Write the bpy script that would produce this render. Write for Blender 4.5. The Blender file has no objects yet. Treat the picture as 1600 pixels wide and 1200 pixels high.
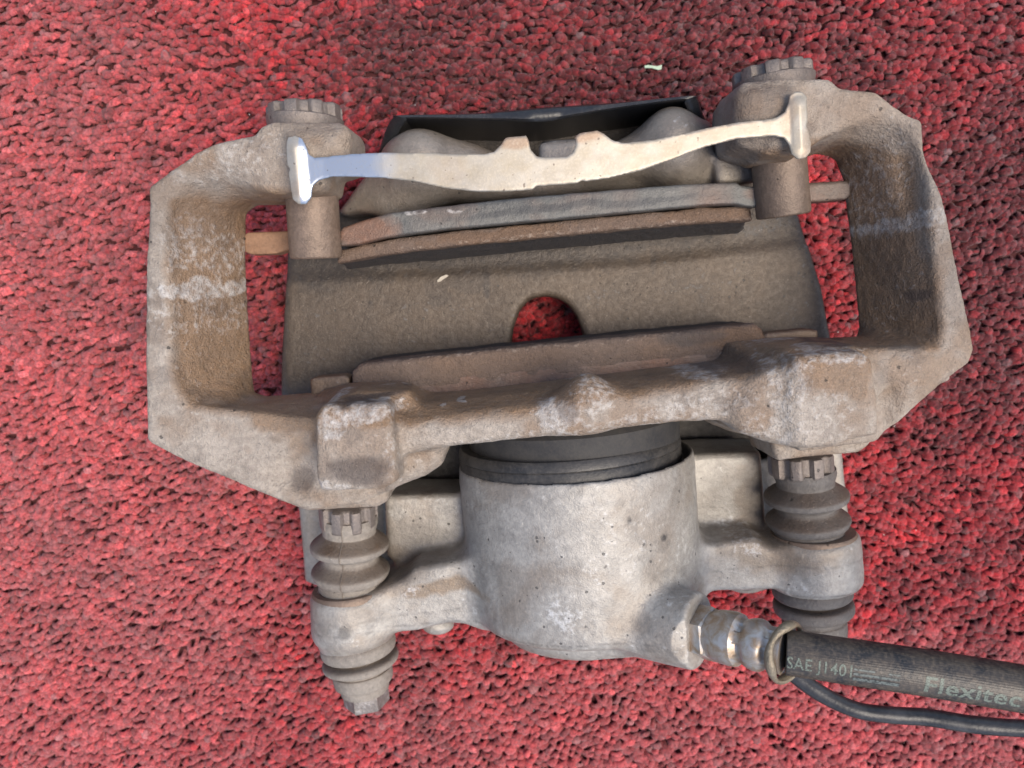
import bpy, math, random
import numpy as np
from math import radians, sin, cos, pi, sqrt
from mathutils import Vector, Matrix

random.seed(7)
rng = np.random.default_rng(7)
S = bpy.context.scene
COL = S.collection

# ------------------------------------------------------------------ camera
H = 0.36                       # camera height above the carpet (m)
TILT = radians(7.0)
FPX = 1200.0                   # focal length in photo pixels (photo is 1600 wide)
cam_d = bpy.data.cameras.new("camera")
cam = bpy.data.objects.new("camera", cam_d)
COL.objects.link(cam)
cam_d.sensor_width = 36.0
cam_d.lens = 36.0 * FPX / 1600.0
cam_d.clip_start = 0.01
cam_d.clip_end = 50.0
cam.location = (0, 0, H)
cam.rotation_euler = (-TILT, 0, 0)
cam_d.dof.use_dof = True
cam_d.dof.focus_distance = 0.272
cam_d.dof.aperture_fstop = 12.0
S.camera = cam

# ------------------------------------------------------------------ sky and sun
SUN_ELEV, SUN_AZ = radians(68), radians(106)      # azimuth clockwise from +Y: a high soft sun, from the right
world = bpy.data.worlds.new("World")
S.world = world
world.use_nodes = True
wn = world.node_tree
bgn = wn.nodes["Background"]
sky = wn.nodes.new("ShaderNodeTexSky")
sky.sky_type = 'NISHITA'
sky.sun_disc = False
sky.sun_elevation = SUN_ELEV
sky.sun_rotation = SUN_AZ
sky.air_density = 0.9
sky.dust_density = 2.5
sky.ozone_density = 1.0
wn.links.new(sky.outputs[0], bgn.inputs[0])
bgn.inputs[1].default_value = 0.13
sun_d = bpy.data.lights.new("sun", 'SUN')
sun = bpy.data.objects.new("sun", sun_d)
COL.objects.link(sun)
sun_d.energy = 2.0
sun_d.angle = radians(34)
sun_d.color = (1.0, 0.89, 0.74)
sdir = Vector((sin(SUN_AZ) * cos(SUN_ELEV), cos(SUN_AZ) * cos(SUN_ELEV), sin(SUN_ELEV)))
sun.rotation_euler = sdir.to_track_quat('Z', 'Y').to_euler()
sun.location = sdir * 2
S.view_settings.view_transform = 'Standard'
S.view_settings.look = 'None'
S.view_settings.exposure = 0.72
S.view_settings.gamma = 1.0

# ------------------------------------------------------------------ helpers
def W(px, py, z):
    """photo pixel (1600x1200) on the horizontal plane at height z -> world xyz"""
    dx, dy = (px - 800.0) / FPX, -(py - 600.0) / FPX
    c, s = cos(TILT), sin(TILT)
    wy = dy * c - s
    wz = -dy * s - c
    k = (z - H) / wz
    return np.array([dx * k, wy * k, z])

_tab = rng.random((32, 32, 32)).astype(np.float32)
def vnoise(p, scale, seed=0):
    q = p / scale + seed * 7.31
    i = np.floor(q).astype(int)
    f = q - i
    f = f * f * (3 - 2 * f)
    out = 0
    for a in (0, 1):
        for b in (0, 1):
            for c in (0, 1):
                w = (f[:, 0] if a else 1 - f[:, 0]) * (f[:, 1] if b else 1 - f[:, 1]) * (f[:, 2] if c else 1 - f[:, 2])
                out = out + w * _tab[(i[:, 0] + a) & 31, (i[:, 1] + b) & 31, (i[:, 2] + c) & 31]
    return out * 2 - 1

def fbm(p, scale, seed=0, o=3):
    r = 0; a = 1.0; t = 0
    for k in range(o):
        r = r + a * vnoise(p, scale / 2 ** k, seed + k); t += a; a *= 0.5
    return r / t

def new_mesh(name, V, F, attrs=None, smooth=True, sharp=None):
    """V (n,3); F: (m,4) array or list of tuples"""
    me = bpy.data.meshes.new(name)
    V = np.asarray(V, dtype=np.float32)
    if isinstance(F, np.ndarray):
        n, k = F.shape
        me.vertices.add(len(V)); me.vertices.foreach_set("co", V.ravel())
        me.loops.add(n * k); me.loops.foreach_set("vertex_index", F.astype(np.int32).ravel())
        me.polygons.add(n); me.polygons.foreach_set("loop_start", np.arange(0, n * k, k, dtype=np.int32))
        me.update(calc_edges=True)
    else:
        me.from_pydata(V.tolist(), [], [tuple(int(i) for i in f) for f in F])
    if attrs:
        for nm, arr in attrs.items():
            a = me.color_attributes.new(nm, 'FLOAT_COLOR', 'POINT')
            full = np.ones((len(V), 4), dtype=np.float32); full[:, :arr.shape[1]] = arr
            a.data.foreach_set("color", full.ravel())
    if smooth:
        me.polygons.foreach_set("use_smooth", np.ones(len(me.polygons), dtype=bool))
    if sharp:
        me.set_sharp_from_angle(angle=radians(sharp))
    me.validate()
    me.update()
    return me

def root_loc(o):
    while o.parent: o = o.parent
    return np.array(o.location)

def part(name, V, F, mat, parent=None, label=None, smooth=True, sharp=40, attrs=None, kind=None):
    V = np.array(V, dtype=float)
    if parent is not None:
        V = V - root_loc(parent)
        o = bpy.data.objects.new(name, new_mesh(name, V, F, attrs, smooth, sharp))
        o.parent = parent
    else:
        c = V.mean(0); c[2] = V[:, 2].min()
        o = bpy.data.objects.new(name, new_mesh(name, V - c, F, attrs, smooth, sharp))
        o.location = c
    o.data.materials.append(mat)
    if label: o['label'] = label
    if kind: o['kind'] = kind
    COL.objects.link(o)
    return o

def thing(name, label, cat, loc, group=None):
    o = bpy.data.objects.new(name, None)
    o.empty_display_size = 0.02
    o.location = loc
    o['label'] = label; o['category'] = cat
    if group: o['group'] = group
    COL.objects.link(o)
    return o

def ortho(d):
    d = d / np.linalg.norm(d)
    up = np.array([0, 0, 1.0])
    if abs(d[2]) > 0.95: up = np.array([1.0, 0, 0])
    n = up - d * np.dot(up, d); n /= np.linalg.norm(n)
    b = np.cross(d, n)
    return d, n, b

def lathe(p0, p1, prof, seg=48, mod=None, rot=0.0):
    """surface of revolution about p0->p1; prof = [(t 0..1, radius m)]; n axis looks up"""
    p0 = np.array(p0, float); p1 = np.array(p1, float)
    L = np.linalg.norm(p1 - p0)
    d, n, b = ortho(p1 - p0)
    V = []; F = []
    th = np.arange(seg) * 2 * pi / seg + rot
    for (t, r) in prof:
        for a in th:
            rr = r * (mod(a, t) if mod else 1.0)
            V.append(p0 + d * (t * L) + rr * (cos(a) * n + sin(a) * b))
    m = len(prof)
    for i in range(m - 1):
        for j in range(seg):
            k = (j + 1) % seg
            F.append((i * seg + j, i * seg + k, (i + 1) * seg + k, (i + 1) * seg + j))
    F.append(tuple(range(seg))[::-1]); F.append(tuple((m - 1) * seg + j for j in range(seg)))
    V = np.array(V)
    return V, F

def merge(*parts):
    V = []; F = []; o = 0
    for v, f in parts:
        V.append(np.asarray(v)); F += [tuple(int(i) + o for i in q) for q in f]; o += len(v)
    return np.vstack(V), F

def catmull(P, n=12):
    P = [np.array(p, float) for p in P]
    P = [2 * P[0] - P[1]] + P + [2 * P[-1] - P[-2]]
    out = []
    for i in range(1, len(P) - 2):
        for k in range(n):
            t = k / n
            out.append(0.5 * ((2 * P[i]) + (-P[i-1] + P[i+1]) * t + (2*P[i-1] - 5*P[i] + 4*P[i+1] - P[i+2]) * t*t + (-P[i-1] + 3*P[i] - 3*P[i+1] + P[i+2]) * t**3))
    out.append(P[-2])
    return np.array(out)

def frames(C):
    T = np.gradient(C, axis=0); T /= np.linalg.norm(T, axis=1)[:, None]
    up = np.array([0, 0, 1.0])
    N = up - T * (T @ up)[:, None]; N /= np.linalg.norm(N, axis=1)[:, None]
    return T, N, np.cross(T, N)

def tube(C, r, seg=24, mod=None):
    T, N, B = frames(C)
    a = np.arange(seg) * 2 * pi / seg
    r = np.broadcast_to(np.asarray(r, float), (len(C),))
    V = []
    for i in range(len(C)):
        rr = r[i] * (np.array([mod(x, i) for x in a]) if mod else 1.0)
        V.append(C[i] + (rr * np.cos(a))[:, None] * N[i] + (rr * np.sin(a))[:, None] * B[i])
    F = []
    for i in range(len(C) - 1):
        for j in range(seg):
            k = (j + 1) % seg
            F.append((i*seg+j, i*seg+k, (i+1)*seg+k, (i+1)*seg+j))
    F.append(tuple(range(seg))[::-1]); F.append(tuple((len(C)-1)*seg + j for j in range(seg)))
    return np.vstack(V), F

# ---- signed distance modelling: castings are blended from traced lofts and cylinders, then meshed
def poly_sdf(X, Y, P):
    d = np.full(X.shape, 1e9, np.float32); s = np.zeros(X.shape, bool)
    n = len(P)
    for i in range(n):
        ax, ay = P[i][0], P[i][1]; bx, by = P[(i+1) % n][0], P[(i+1) % n][1]
        ex, ey = bx - ax, by - ay
        wx, wy = X - ax, Y - ay
        t = np.clip((wx*ex + wy*ey) / (ex*ex + ey*ey + 1e-12), 0, 1)
        d = np.minimum(d, (wx - ex*t)**2 + (wy - ey*t)**2)
        c = ((ay > Y) != (by > Y)) & (X < (bx - ax) * (Y - ay) / ((by - ay) if abs(by - ay) > 1e-12 else 1e-12) + ax)
        s ^= c
    d = np.sqrt(d)
    return np.where(s, -d, d).astype(np.float32)

def smin(a, b, k):
    h = np.maximum(k - np.abs(a - b), 0) / k
    return np.minimum(a, b) - h * h * k * 0.25
def smax(a, b, k):
    return -smin(-a, -b, k)

class Field:
    def __init__(s, lo, hi, h):
        s.h = h; s.lo = np.array(lo, float)
        s.n = np.ceil((np.array(hi) - s.lo) / h).astype(int) + 1
        s.F = np.full(tuple(s.n), 0.02, np.float32)
        s.ax = [s.lo[i] + np.arange(s.n[i]) * h for i in range(3)]
    def box(s, lo, hi, m):
        a = np.clip(np.floor((np.array(lo) - m - s.lo) / s.h).astype(int), 0, s.n)
        b = np.clip(np.ceil((np.array(hi) + m - s.lo) / s.h).astype(int) + 1, 0, s.n)
        sl = tuple(slice(a[i], b[i]) for i in range(3))
        X = s.ax[0][sl[0]][:, None, None].astype(np.float32)
        Y = s.ax[1][sl[1]][None, :, None].astype(np.float32)
        Z = s.ax[2][sl[2]][None, None, :].astype(np.float32)
        return sl, X, Y, Z
    def op(s, sl, d, k, cut):
        if cut: s.F[sl] = smax(s.F[sl], -d, k)
        else: s.F[sl] = smin(s.F[sl], d, k)
    def loft(s, levels, k=0.004, kr=0.005, cut=False, ext=None):
        """levels [(z, [(px,py[,zref])...])] bottom to top; each point is traced at its level's height or at zref"""
        Ls = []
        for z, P in levels:
            Ls.append((z, [W(p[0], p[1], p[2] if len(p) > 2 else z) for p in P]))
        allp = np.array([p for _, P in Ls for p in P])
        z0, z1 = Ls[0][0], Ls[-1][0]
        sl, X, Y, Z = s.box([allp[:, 0].min(), allp[:, 1].min(), z0], [allp[:, 0].max(), allp[:, 1].max(), z1], max(k, kr) * 1.6 + 0.002)
        X2, Y2 = X[:, :, 0] + 0 * Y[:, :, 0], Y[:, :, 0] + 0 * X[:, :, 0]
        D = [poly_sdf(X2, Y2, P) for _, P in Ls]
        zs = s.ax[2][sl[2]]
        d = np.empty((X2.shape[0], X2.shape[1], len(zs)), np.float32)
        zz = [l[0] for l in Ls]
        for i, z in enumerate(zs):
            if z <= zz[0]: q = D[0]
            elif z >= zz[-1]: q = D[-1]
            else:
                j = max(m for m in range(len(zz)) if zz[m] <= z); j = min(j, len(zz) - 2)
                t = (z - zz[j]) / (zz[j+1] - zz[j]); q = D[j] * (1 - t) + D[j+1] * t
            d[:, :, i] = q
        zd = np.abs(Z - (z0 + z1) / 2) - (z1 - z0) / 2
        d = smax(d, np.broadcast_to(zd, d.shape), kr)
        s.op(sl, d, k, cut)
    def cyl(s, p0, p1, r, r1=None, k=0.004, kr=0.003, cut=False):
        p0 = np.array(p0); p1 = np.array(p1); r1 = r if r1 is None else r1
        m = max(r, r1)
        sl, X, Y, Z = s.box(np.minimum(p0, p1) - m, np.maximum(p0, p1) + m, k * 1.5)
        L = np.linalg.norm(p1 - p0); d = (p1 - p0) / L
        t = (X - p0[0]) * d[0] + (Y - p0[1]) * d[1] + (Z - p0[2]) * d[2]
        q = np.sqrt(np.maximum((X - p0[0])**2 + (Y - p0[1])**2 + (Z - p0[2])**2 - t * t, 0))
        rad = q - (r + (r1 - r) * np.clip(t / L, 0, 1))
        s.op(sl, smax(rad, np.abs(t - L / 2) - L / 2, kr).astype(np.float32), k, cut)
    def ell(s, c, r, k=0.004, cut=False, rot=0.0):
        c = np.array(c); r = np.array(r)
        m = max(r)
        sl, X, Y, Z = s.box(c - m, c + m, k * 1.5)
        x, y = X - c[0], Y - c[1]
        xr = x * cos(rot) + y * sin(rot); yr = -x * sin(rot) + y * cos(rot)
        q = np.sqrt((xr / r[0])**2 + (yr / r[1])**2 + ((Z - c[2]) / r[2])**2)
        s.op(sl, ((q - 1) * min(r)).astype(np.float32), k, cut)
    def blur(s, n=1):
        for _ in range(n):
            for a in range(3):
                F = s.F
                G = F.copy()
                i0 = [slice(None)] * 3; i1 = [slice(None)] * 3; i2 = [slice(None)] * 3
                i0[a] = slice(0, -2); i1[a] = slice(1, -1); i2[a] = slice(2, None)
                G[tuple(i1)] = 0.25 * F[tuple(i0)] + 0.5 * F[tuple(i1)] + 0.25 * F[tuple(i2)]
                s.F = G
    def mesh(s):
        F = s.F
        F[0] = F[-1] = 0.01; F[:, 0] = F[:, -1] = 0.01; F[:, :, 0] = F[:, :, -1] = 0.01
        I = F < 0
        c = np.zeros(tuple(s.n - 1), np.int8)
        for a in (0, 1):
            for b in (0, 1):
                for e in (0, 1):
                    c += I[a:s.n[0]-1+a, b:s.n[1]-1+b, e:s.n[2]-1+e]
        act = (c > 0) & (c < 8)
        idx = np.argwhere(act)
        num = np.full(act.shape, -1, np.int64); num[act] = np.arange(len(idx))
        acc = np.zeros((len(idx), 3)); cnt = np.zeros(len(idx))
        corner = {}
        for a in (0, 1):
            for b in (0, 1):
                for e in (0, 1):
                    corner[(a, b, e)] = F[idx[:, 0]+a, idx[:, 1]+b, idx[:, 2]+e]
        for ax in range(3):
            o = [i for i in range(3) if i != ax]
            for u in (0, 1):
                for v in (0, 1):
                    A = [0, 0, 0]; A[o[0]] = u; A[o[1]] = v; B = list(A); B[ax] = 1
                    fa, fb = corner[tuple(A)], corner[tuple(B)]
                    m = (fa < 0) != (fb < 0)
                    t = fa[m] / (fa[m] - fb[m])
                    p = np.zeros((m.sum(), 3)); p[:, o[0]] = u; p[:, o[1]] = v; p[:, ax] = t
                    acc[m] += p; cnt[m] += 1
        V = s.lo + (idx + acc / cnt[:, None]) * s.h
        Q = []
        for ax in range(3):
            o = [(ax + 1) % 3, (ax + 2) % 3]
            sa = [slice(0, -1)] * 3; sb = [slice(0, -1)] * 3
            sa[ax] = slice(0, -1); sb[ax] = slice(1, None)
            for q in o: sa[q] = slice(1, -1); sb[q] = slice(1, -1)
            A = I[tuple(sa)]; B = I[tuple(sb)]
            e = np.argwhere(A != B)
            flip = A[e[:, 0], e[:, 1], e[:, 2]]
            for q in o: e[:, q] += 1
            def at(du, dv):
                g = e.copy(); g[:, o[0]] += du; g[:, o[1]] += dv
                return num[g[:, 0], g[:, 1], g[:, 2]]
            q4 = np.stack([at(-1, -1), at(0, -1), at(0, 0), at(-1, 0)], 1)
            q4[~flip] = q4[~flip][:, ::-1]
            Q.append(q4)
        Q = np.vstack(Q)
        Q = Q[(Q >= 0).all(1)]
        return V, Q

def vnormals(V, Q):
    n = np.cross(V[Q[:, 2]] - V[Q[:, 0]], V[Q[:, 3]] - V[Q[:, 1]])
    N = np.zeros_like(V)
    for i in range(4):
        for c in range(3):
            N[:, c] += np.bincount(Q[:, i], n[:, c], len(V))
    return N / (np.linalg.norm(N, axis=1)[:, None] + 1e-12)

def spots(V, specs, warp=0.004, seed=3):
    """stain and painted shade patches as masks: specs (px,py,z,rx,ry,angle_deg,strength) -> 0..1, ragged by noise"""
    out = np.zeros(len(V))
    w1 = fbm(V, 0.012, seed) * warp; w2 = fbm(V, 0.012, seed + 5) * warp
    edge = fbm(V, 0.003, seed + 9) * 0.30
    for (px, py, z, rx, ry, an, st) in specs:
        c = W(px, py, z); sc = (H - z) / FPX
        dx = V[:, 0] + w1 - c[0]; dy = V[:, 1] + w2 - c[1]
        a = radians(an)
        u = (dx * cos(a) + dy * sin(a)) / (rx * sc); v = (-dx * sin(a) + dy * cos(a)) / (ry * sc)
        q = np.sqrt(u * u + v * v) + edge
        out = np.maximum(out, st * np.clip((1.25 - q) / 0.5, 0, 1))
    return out

# ------------------------------------------------------------------ materials
def mat(name):
    m = bpy.data.materials.new(name); m.use_nodes = True
    return m, m.node_tree.nodes, m.node_tree.links, m.node_tree.nodes["Principled BSDF"]

def noise(N, L, scale, detail=4, rough=0.55, dist=0.0, co=None):
    n = N.new("ShaderNodeTexNoise"); n.inputs["Scale"].default_value = scale
    n.inputs["Detail"].default_value = detail; n.inputs["Roughness"].default_value = rough
    n.inputs["Distortion"].default_value = dist
    if co is None:
        g = N.new("ShaderNodeNewGeometry"); co = g.outputs["Position"]
    L.new(co, n.inputs["Vector"])
    return n.outputs["Fac"]

def ramp(N, L, fac, a, b, ca=(0, 0, 0), cb=(1, 1, 1)):
    r = N.new("ShaderNodeValToRGB")
    r.color_ramp.elements[0].position = a; r.color_ramp.elements[1].position = b
    r.color_ramp.elements[0].color = (*ca, 1); r.color_ramp.elements[1].color = (*cb, 1)
    L.new(fac, r.inputs[0]); return r.outputs[0]

def mix(N, L, fac, a, b):
    m = N.new("ShaderNodeMix"); m.data_type = 'RGBA'
    if isinstance(fac, (int, float)): m.inputs[0].default_value = fac
    else: L.new(fac, m.inputs[0])
    for i, v in ((6, a), (7, b)):
        if isinstance(v, tuple): m.inputs[i].default_value = (*v, 1)
        else: L.new(v, m.inputs[i])
    return m.outputs[2]

def math_(N, L, op, a, b=None, clamp=False):
    m = N.new("ShaderNodeMath"); m.operation = op; m.use_clamp = clamp
    for i, v in ((0, a), (1, b)):
        if v is None: continue
        if isinstance(v, (int, float)): m.inputs[i].default_value = v
        else: L.new(v, m.inputs[i])
    return m.outputs[0]

def bump(N, L, B, layers):
    prev = None
    for h, dist, st in layers:
        b = N.new("ShaderNodeBump"); b.inputs["Distance"].default_value = dist; b.inputs["Strength"].default_value = st
        L.new(h, b.inputs["Height"])
        if prev: L.new(prev, b.inputs["Normal"])
        prev = b.outputs[0]
    L.new(prev, B.inputs["Normal"])

def cast_material(name, base, base2, brown, pale, dark, rough=0.62, metal=0.25, grain=0.0006, pit=(230, 0.72)):
    """cast metal: mask r = brown brake dust, g = pale chalky oxide and a painted reflection, b = dark stain and painted shade"""
    m, N, L, B = mat(name)
    at = N.new("ShaderNodeVertexColor"); at.layer_name = "wear_shade"
    sp = N.new("ShaderNodeSeparateColor"); L.new(at.outputs[0], sp.inputs[0])
    n1 = noise(N, L, 70, 6, 0.6, 0.5); n2 = noise(N, L, 420, 5, 0.65); n3 = noise(N, L, 1500, 3, 0.6); n4 = noise(N, L, 230, 2, 0.5, 1.0)
    c = mix(N, L, ramp(N, L, n1, 0.33, 0.68), base, base2)
    c = mix(N, L, math_(N, L, 'MULTIPLY', ramp(N, L, n2, 0.42, 0.68), 0.45), c, tuple(v * 1.45 for v in base2))
    n6 = noise(N, L, 28, 5, 0.65, 0.8)
    c = mix(N, L, math_(N, L, 'MULTIPLY', ramp(N, L, n6, 0.50, 0.66), 0.55), c, mix(N, L, 0.5, base, brown))
    # brown dust
    bf = math_(N, L, 'MULTIPLY', sp.outputs[0], math_(N, L, 'ADD', math_(N, L, 'MULTIPLY', n2, 0.9), 0.55), True)
    brn = mix(N, L, ramp(N, L, n1, 0.35, 0.7), brown, tuple(v * 0.62 for v in brown))
    brn = mix(N, L, math_(N, L, 'MULTIPLY', ramp(N, L, n3, 0.5, 0.75), 0.4), brn, tuple(min(1, v * 1.9) for v in brown))
    c = mix(N, L, bf, c, brn)
    # pale oxide and painted reflection: crust broken up by grain
    pf = math_(N, L, 'SUBTRACT', math_(N, L, 'ADD', sp.outputs[1], math_(N, L, 'MULTIPLY', math_(N, L, 'SUBTRACT', n2, 0.5), 3.0)), 0.45, True)
    pf = math_(N, L, 'MULTIPLY', pf, math_(N, L, 'GREATER_THAN', sp.outputs[1], 0.02))
    pf = math_(N, L, 'MULTIPLY', pf, 0.75)
    c = mix(N, L, pf, c, pale)
    df = math_(N, L, 'MULTIPLY', sp.outputs[2], math_(N, L, 'ADD', math_(N, L, 'MULTIPLY', n2, 0.5), 0.62), True)
    c = mix(N, L, df, c, dark)
    n8 = noise(N, L, 650, 5, 0.75)
    c = mix(N, L, math_(N, L, 'MULTIPLY', ramp(N, L, n8, 0.36, 0.50, (1, 1, 1), (0, 0, 0)), 0.30), c, mix(N, L, 0.5, (0, 0, 0), c))
    # small dark pits and specks of dust
    vo = N.new("ShaderNodeTexVoronoi"); vo.inputs["Scale"].default_value = pit[0]
    gg = N.new("ShaderNodeNewGeometry"); L.new(gg.outputs["Position"], vo.inputs["Vector"])
    vs = N.new("ShaderNodeSeparateColor"); L.new(vo.outputs["Color"], vs.inputs[0])
    sz = math_(N, L, 'MULTIPLY', math_(N, L, 'SUBTRACT', vs.outputs[0], pit[1]), 0.62)
    dd_ = math_(N, L, 'ADD', vo.outputs["Distance"], math_(N, L, 'MULTIPLY', math_(N, L, 'SUBTRACT', n3, 0.5), 0.25))
    pits = ramp(N, L, math_(N, L, 'SUBTRACT', sz, dd_), 0.0, 0.06)
    c = mix(N, L, math_(N, L, 'MULTIPLY', pits, 0.75), c, tuple(v * 0.25 for v in base))
    c = mix(N, L, math_(N, L, 'MULTIPLY', ramp(N, L, n3, 0.70, 0.76), 0.6), c, (0.62, 0.58, 0.52))
    L.new(c, B.inputs["Base Color"])
    B.inputs["Metallic"].default_value = metal
    rr = N.new("ShaderNodeMapRange"); L.new(n2, rr.inputs[0]); rr.inputs[3].default_value = rough - 0.12; rr.inputs[4].default_value = rough + 0.15
    L.new(rr.outputs[0], B.inputs["Roughness"])
    n7 = noise(N, L, 800, 4, 0.7)
    bump(N, L, B, [(n2, grain * 1.8, 0.9), (n7, grain * (0.9 if grain > 0.0005 else 0.6), 0.7), (n3, grain * 0.9, 0.8), (pits, -grain, 0.7)])
    return m

M = {}
M['bracket'] = cast_material("dusty_cast_iron", (0.285, 0.243, 0.203), (0.42, 0.365, 0.31), (0.28, 0.178, 0.105), (0.66, 0.64, 0.62), (0.080, 0.060, 0.052), 0.6, 0.15, 0.0007)
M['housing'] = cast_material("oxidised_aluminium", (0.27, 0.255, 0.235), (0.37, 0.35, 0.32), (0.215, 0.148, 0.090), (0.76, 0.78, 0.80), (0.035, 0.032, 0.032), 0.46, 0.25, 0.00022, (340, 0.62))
M['collar'] = cast_material("weathered_steel", (0.20, 0.185, 0.175), (0.30, 0.27, 0.25), (0.15, 0.10, 0.07), (0.6, 0.6, 0.6), (0.06, 0.05, 0.05), 0.5, 0.4, 0.0003)
M['post'] = cast_material("brown_oxide_steel", (0.16, 0.115, 0.085), (0.22, 0.16, 0.12), (0.13, 0.085, 0.055), (0.4, 0.38, 0.36), (0.05, 0.045, 0.04), 0.5, 0.3, 0.0002)
M['backing'] = cast_material("grey_painted_steel", (0.088, 0.090, 0.088), (0.125, 0.122, 0.115), (0.19, 0.10, 0.065), (0.6, 0.57, 0.55), (0.04, 0.042, 0.048), 0.48, 0.2, 0.0002)
M['lining'] = cast_material("rusty_friction_lining", (0.115, 0.086, 0.070), (0.155, 0.113, 0.090), (0.19, 0.120, 0.078), (0.5, 0.42, 0.35), (0.035, 0.037, 0.042), 0.7, 0.0, 0.0006)
M['rust'] = cast_material("orange_rust", (0.20, 0.110, 0.062), (0.26, 0.15, 0.09), (0.22, 0.12, 0.07), (0.5, 0.42, 0.35), (0.06, 0.05, 0.045), 0.7, 0.0, 0.0003)

def rubber(name, a, b, dust, rough=0.55, amt=0.5):
    m, N, L, B = mat(name)
    n1 = noise(N, L, 120, 5, 0.6, 0.5); n2 = noise(N, L, 900, 4, 0.6)
    c = mix(N, L, ramp(N, L, n1, 0.35, 0.65), a, b)
    c = mix(N, L, math_(N, L, 'MULTIPLY', ramp(N, L, n2, 0.45, 0.75), amt), c, dust)
    L.new(c, B.inputs["Base Color"]); B.inputs["Roughness"].default_value = rough
    bump(N, L, B, [(n2, 0.0002, 0.6)])
    return m
M['boot'] = cast_material('dusty_grey_rubber', (0.20, 0.178, 0.155), (0.27, 0.24, 0.205), (0.115, 0.078, 0.052), (0.4, 0.38, 0.35), (0.05, 0.045, 0.04), 0.65, 0.0, 0.0003)
M['dark_boot'] = cast_material('dark_grey_rubber', (0.085, 0.078, 0.074), (0.13, 0.12, 0.112), (0.115, 0.082, 0.060), (0.3, 0.28, 0.26), (0.03, 0.03, 0.03), 0.6, 0.0, 0.0003)
if 0: M['boot'] = rubber("dusty_grey_rubber", (0.105, 0.092, 0.082), (0.17, 0.15, 0.13), (0.30, 0.26, 0.22))
if 0: M['dark_boot'] = rubber("dark_grey_rubber", (0.065, 0.064, 0.064), (0.115, 0.110, 0.106), (0.21, 0.19, 0.17))
M['seal'] = rubber('black_seal_rubber', (0.018, 0.018, 0.019), (0.050, 0.047, 0.044), (0.13, 0.115, 0.10), 0.45, 0.35)
M['black'] = rubber("black_enamel", (0.012, 0.013, 0.016), (0.022, 0.024, 0.028), (0.07, 0.065, 0.06), 0.30, 0.25)
M['hose'] = rubber("black_hose_rubber", (0.014, 0.016, 0.020), (0.075, 0.062, 0.050), (0.17, 0.135, 0.10), 0.42, 0.6)
M['cable'] = rubber("black_cable_rubber", (0.012, 0.014, 0.018), (0.045, 0.046, 0.05), (0.09, 0.085, 0.08), 0.36, 0.25)

def plain(name, col, rough=0.6, metal=0.0, nscale=800, amt=0.3):
    m, N, L, B = mat(name)
    n = noise(N, L, nscale, 4)
    c = mix(N, L, math_(N, L, 'MULTIPLY', ramp(N, L, n, 0.4 if amt < 1 else 0.46, 0.7 if amt < 1 else 0.62), amt), col, tuple(v * (0.45 if amt < 1 else 0.28) for v in col))
    L.new(c, B.inputs["Base Color"]); B.inputs["Roughness"].default_value = rough; B.inputs["Metallic"].default_value = metal
    bump(N, L, B, [(n, 0.0001, 0.5)])
    return m
M['print'] = plain("faded_grey_green_print", (0.17, 0.20, 0.165), 0.5, 0, 2300, 1.0)
M['bar_print'] = plain("faded_grey_stripe_print", (0.13, 0.15, 0.14), 0.5, 0, 1300, 1.0)
M['chip'] = plain("pale_green_plastic", (0.50, 0.62, 0.45), 0.5)
M['flake'] = plain("cream_flake", (0.55, 0.50, 0.42), 0.6)
M['grit'] = plain("pale_grit", (0.75, 0.68, 0.62), 0.5)

# clip: stainless steel, bluish left end and cream remainder are reflections painted in
m, N, L, B = mat("reflection_tinted_stainless_steel")
at = N.new("ShaderNodeVertexColor"); at.layer_name = "wear_shade"
sp = N.new("ShaderNodeSeparateColor"); L.new(at.outputs[0], sp.inputs[0])
n1 = noise(N, L, 160, 5, 0.6); n2 = noise(N, L, 1400, 4, 0.6); n4 = noise(N, L, 600, 1)
cream_reflection = math_(N, L, 'MULTIPLY', sp.outputs[0], math_(N, L, 'ADD', math_(N, L, 'MULTIPLY', n1, 0.5), 0.62), True)
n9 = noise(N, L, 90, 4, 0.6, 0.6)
c = mix(N, L, cream_reflection, (0.50, 0.545, 0.61), mix(N, L, ramp(N, L, n9, 0.35, 0.65), (0.32, 0.27, 0.195), (0.40, 0.345, 0.26)))
c = mix(N, L, math_(N, L, 'MULTIPLY', sp.outputs[1], 0.75), c, (0.30, 0.19, 0.12))
c = mix(N, L, math_(N, L, 'MULTIPLY', ramp(N, L, n2, 0.5, 0.75), 0.30), c, (0.62, 0.54, 0.42))
c = mix(N, L, math_(N, L, 'MULTIPLY', ramp(N, L, n4, 0.72, 0.76), 0.7), c, (0.12, 0.09, 0.07))
L.new(c, B.inputs["Base Color"])
L.new(math_(N, L, "SUBTRACT", 0.78, math_(N, L, "MULTIPLY", cream_reflection, 0.38)), B.inputs["Metallic"])
L.new(math_(N, L, 'ADD', math_(N, L, 'MULTIPLY', cream_reflection, 0.22), 0.28), B.inputs["Roughness"])
bump(N, L, B, [(n2, 0.00008, 0.5)])
M['clip'] = m

# fitting: plated steel, scuffed
m, N, L, B = mat("scuffed_plated_steel")
n1 = noise(N, L, 220, 5, 0.6, 0.6); n2 = noise(N, L, 1100, 4)
c = mix(N, L, ramp(N, L, n1, 0.38, 0.62), (0.46, 0.44, 0.42), (0.34, 0.25, 0.17))
c = mix(N, L, math_(N, L, 'MULTIPLY', ramp(N, L, n2, 0.5, 0.7), 0.3), c, (0.5, 0.45, 0.38))
L.new(c, B.inputs["Base Color"]); B.inputs["Metallic"].default_value = 0.6
L.new(math_(N, L, 'ADD', math_(N, L, 'MULTIPLY', n1, 0.4), 0.22), B.inputs["Roughness"])
bump(N, L, B, [(n1, 0.0003, 0.6), (n2, 0.0001, 0.6)])
M['fitting'] = m

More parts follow.
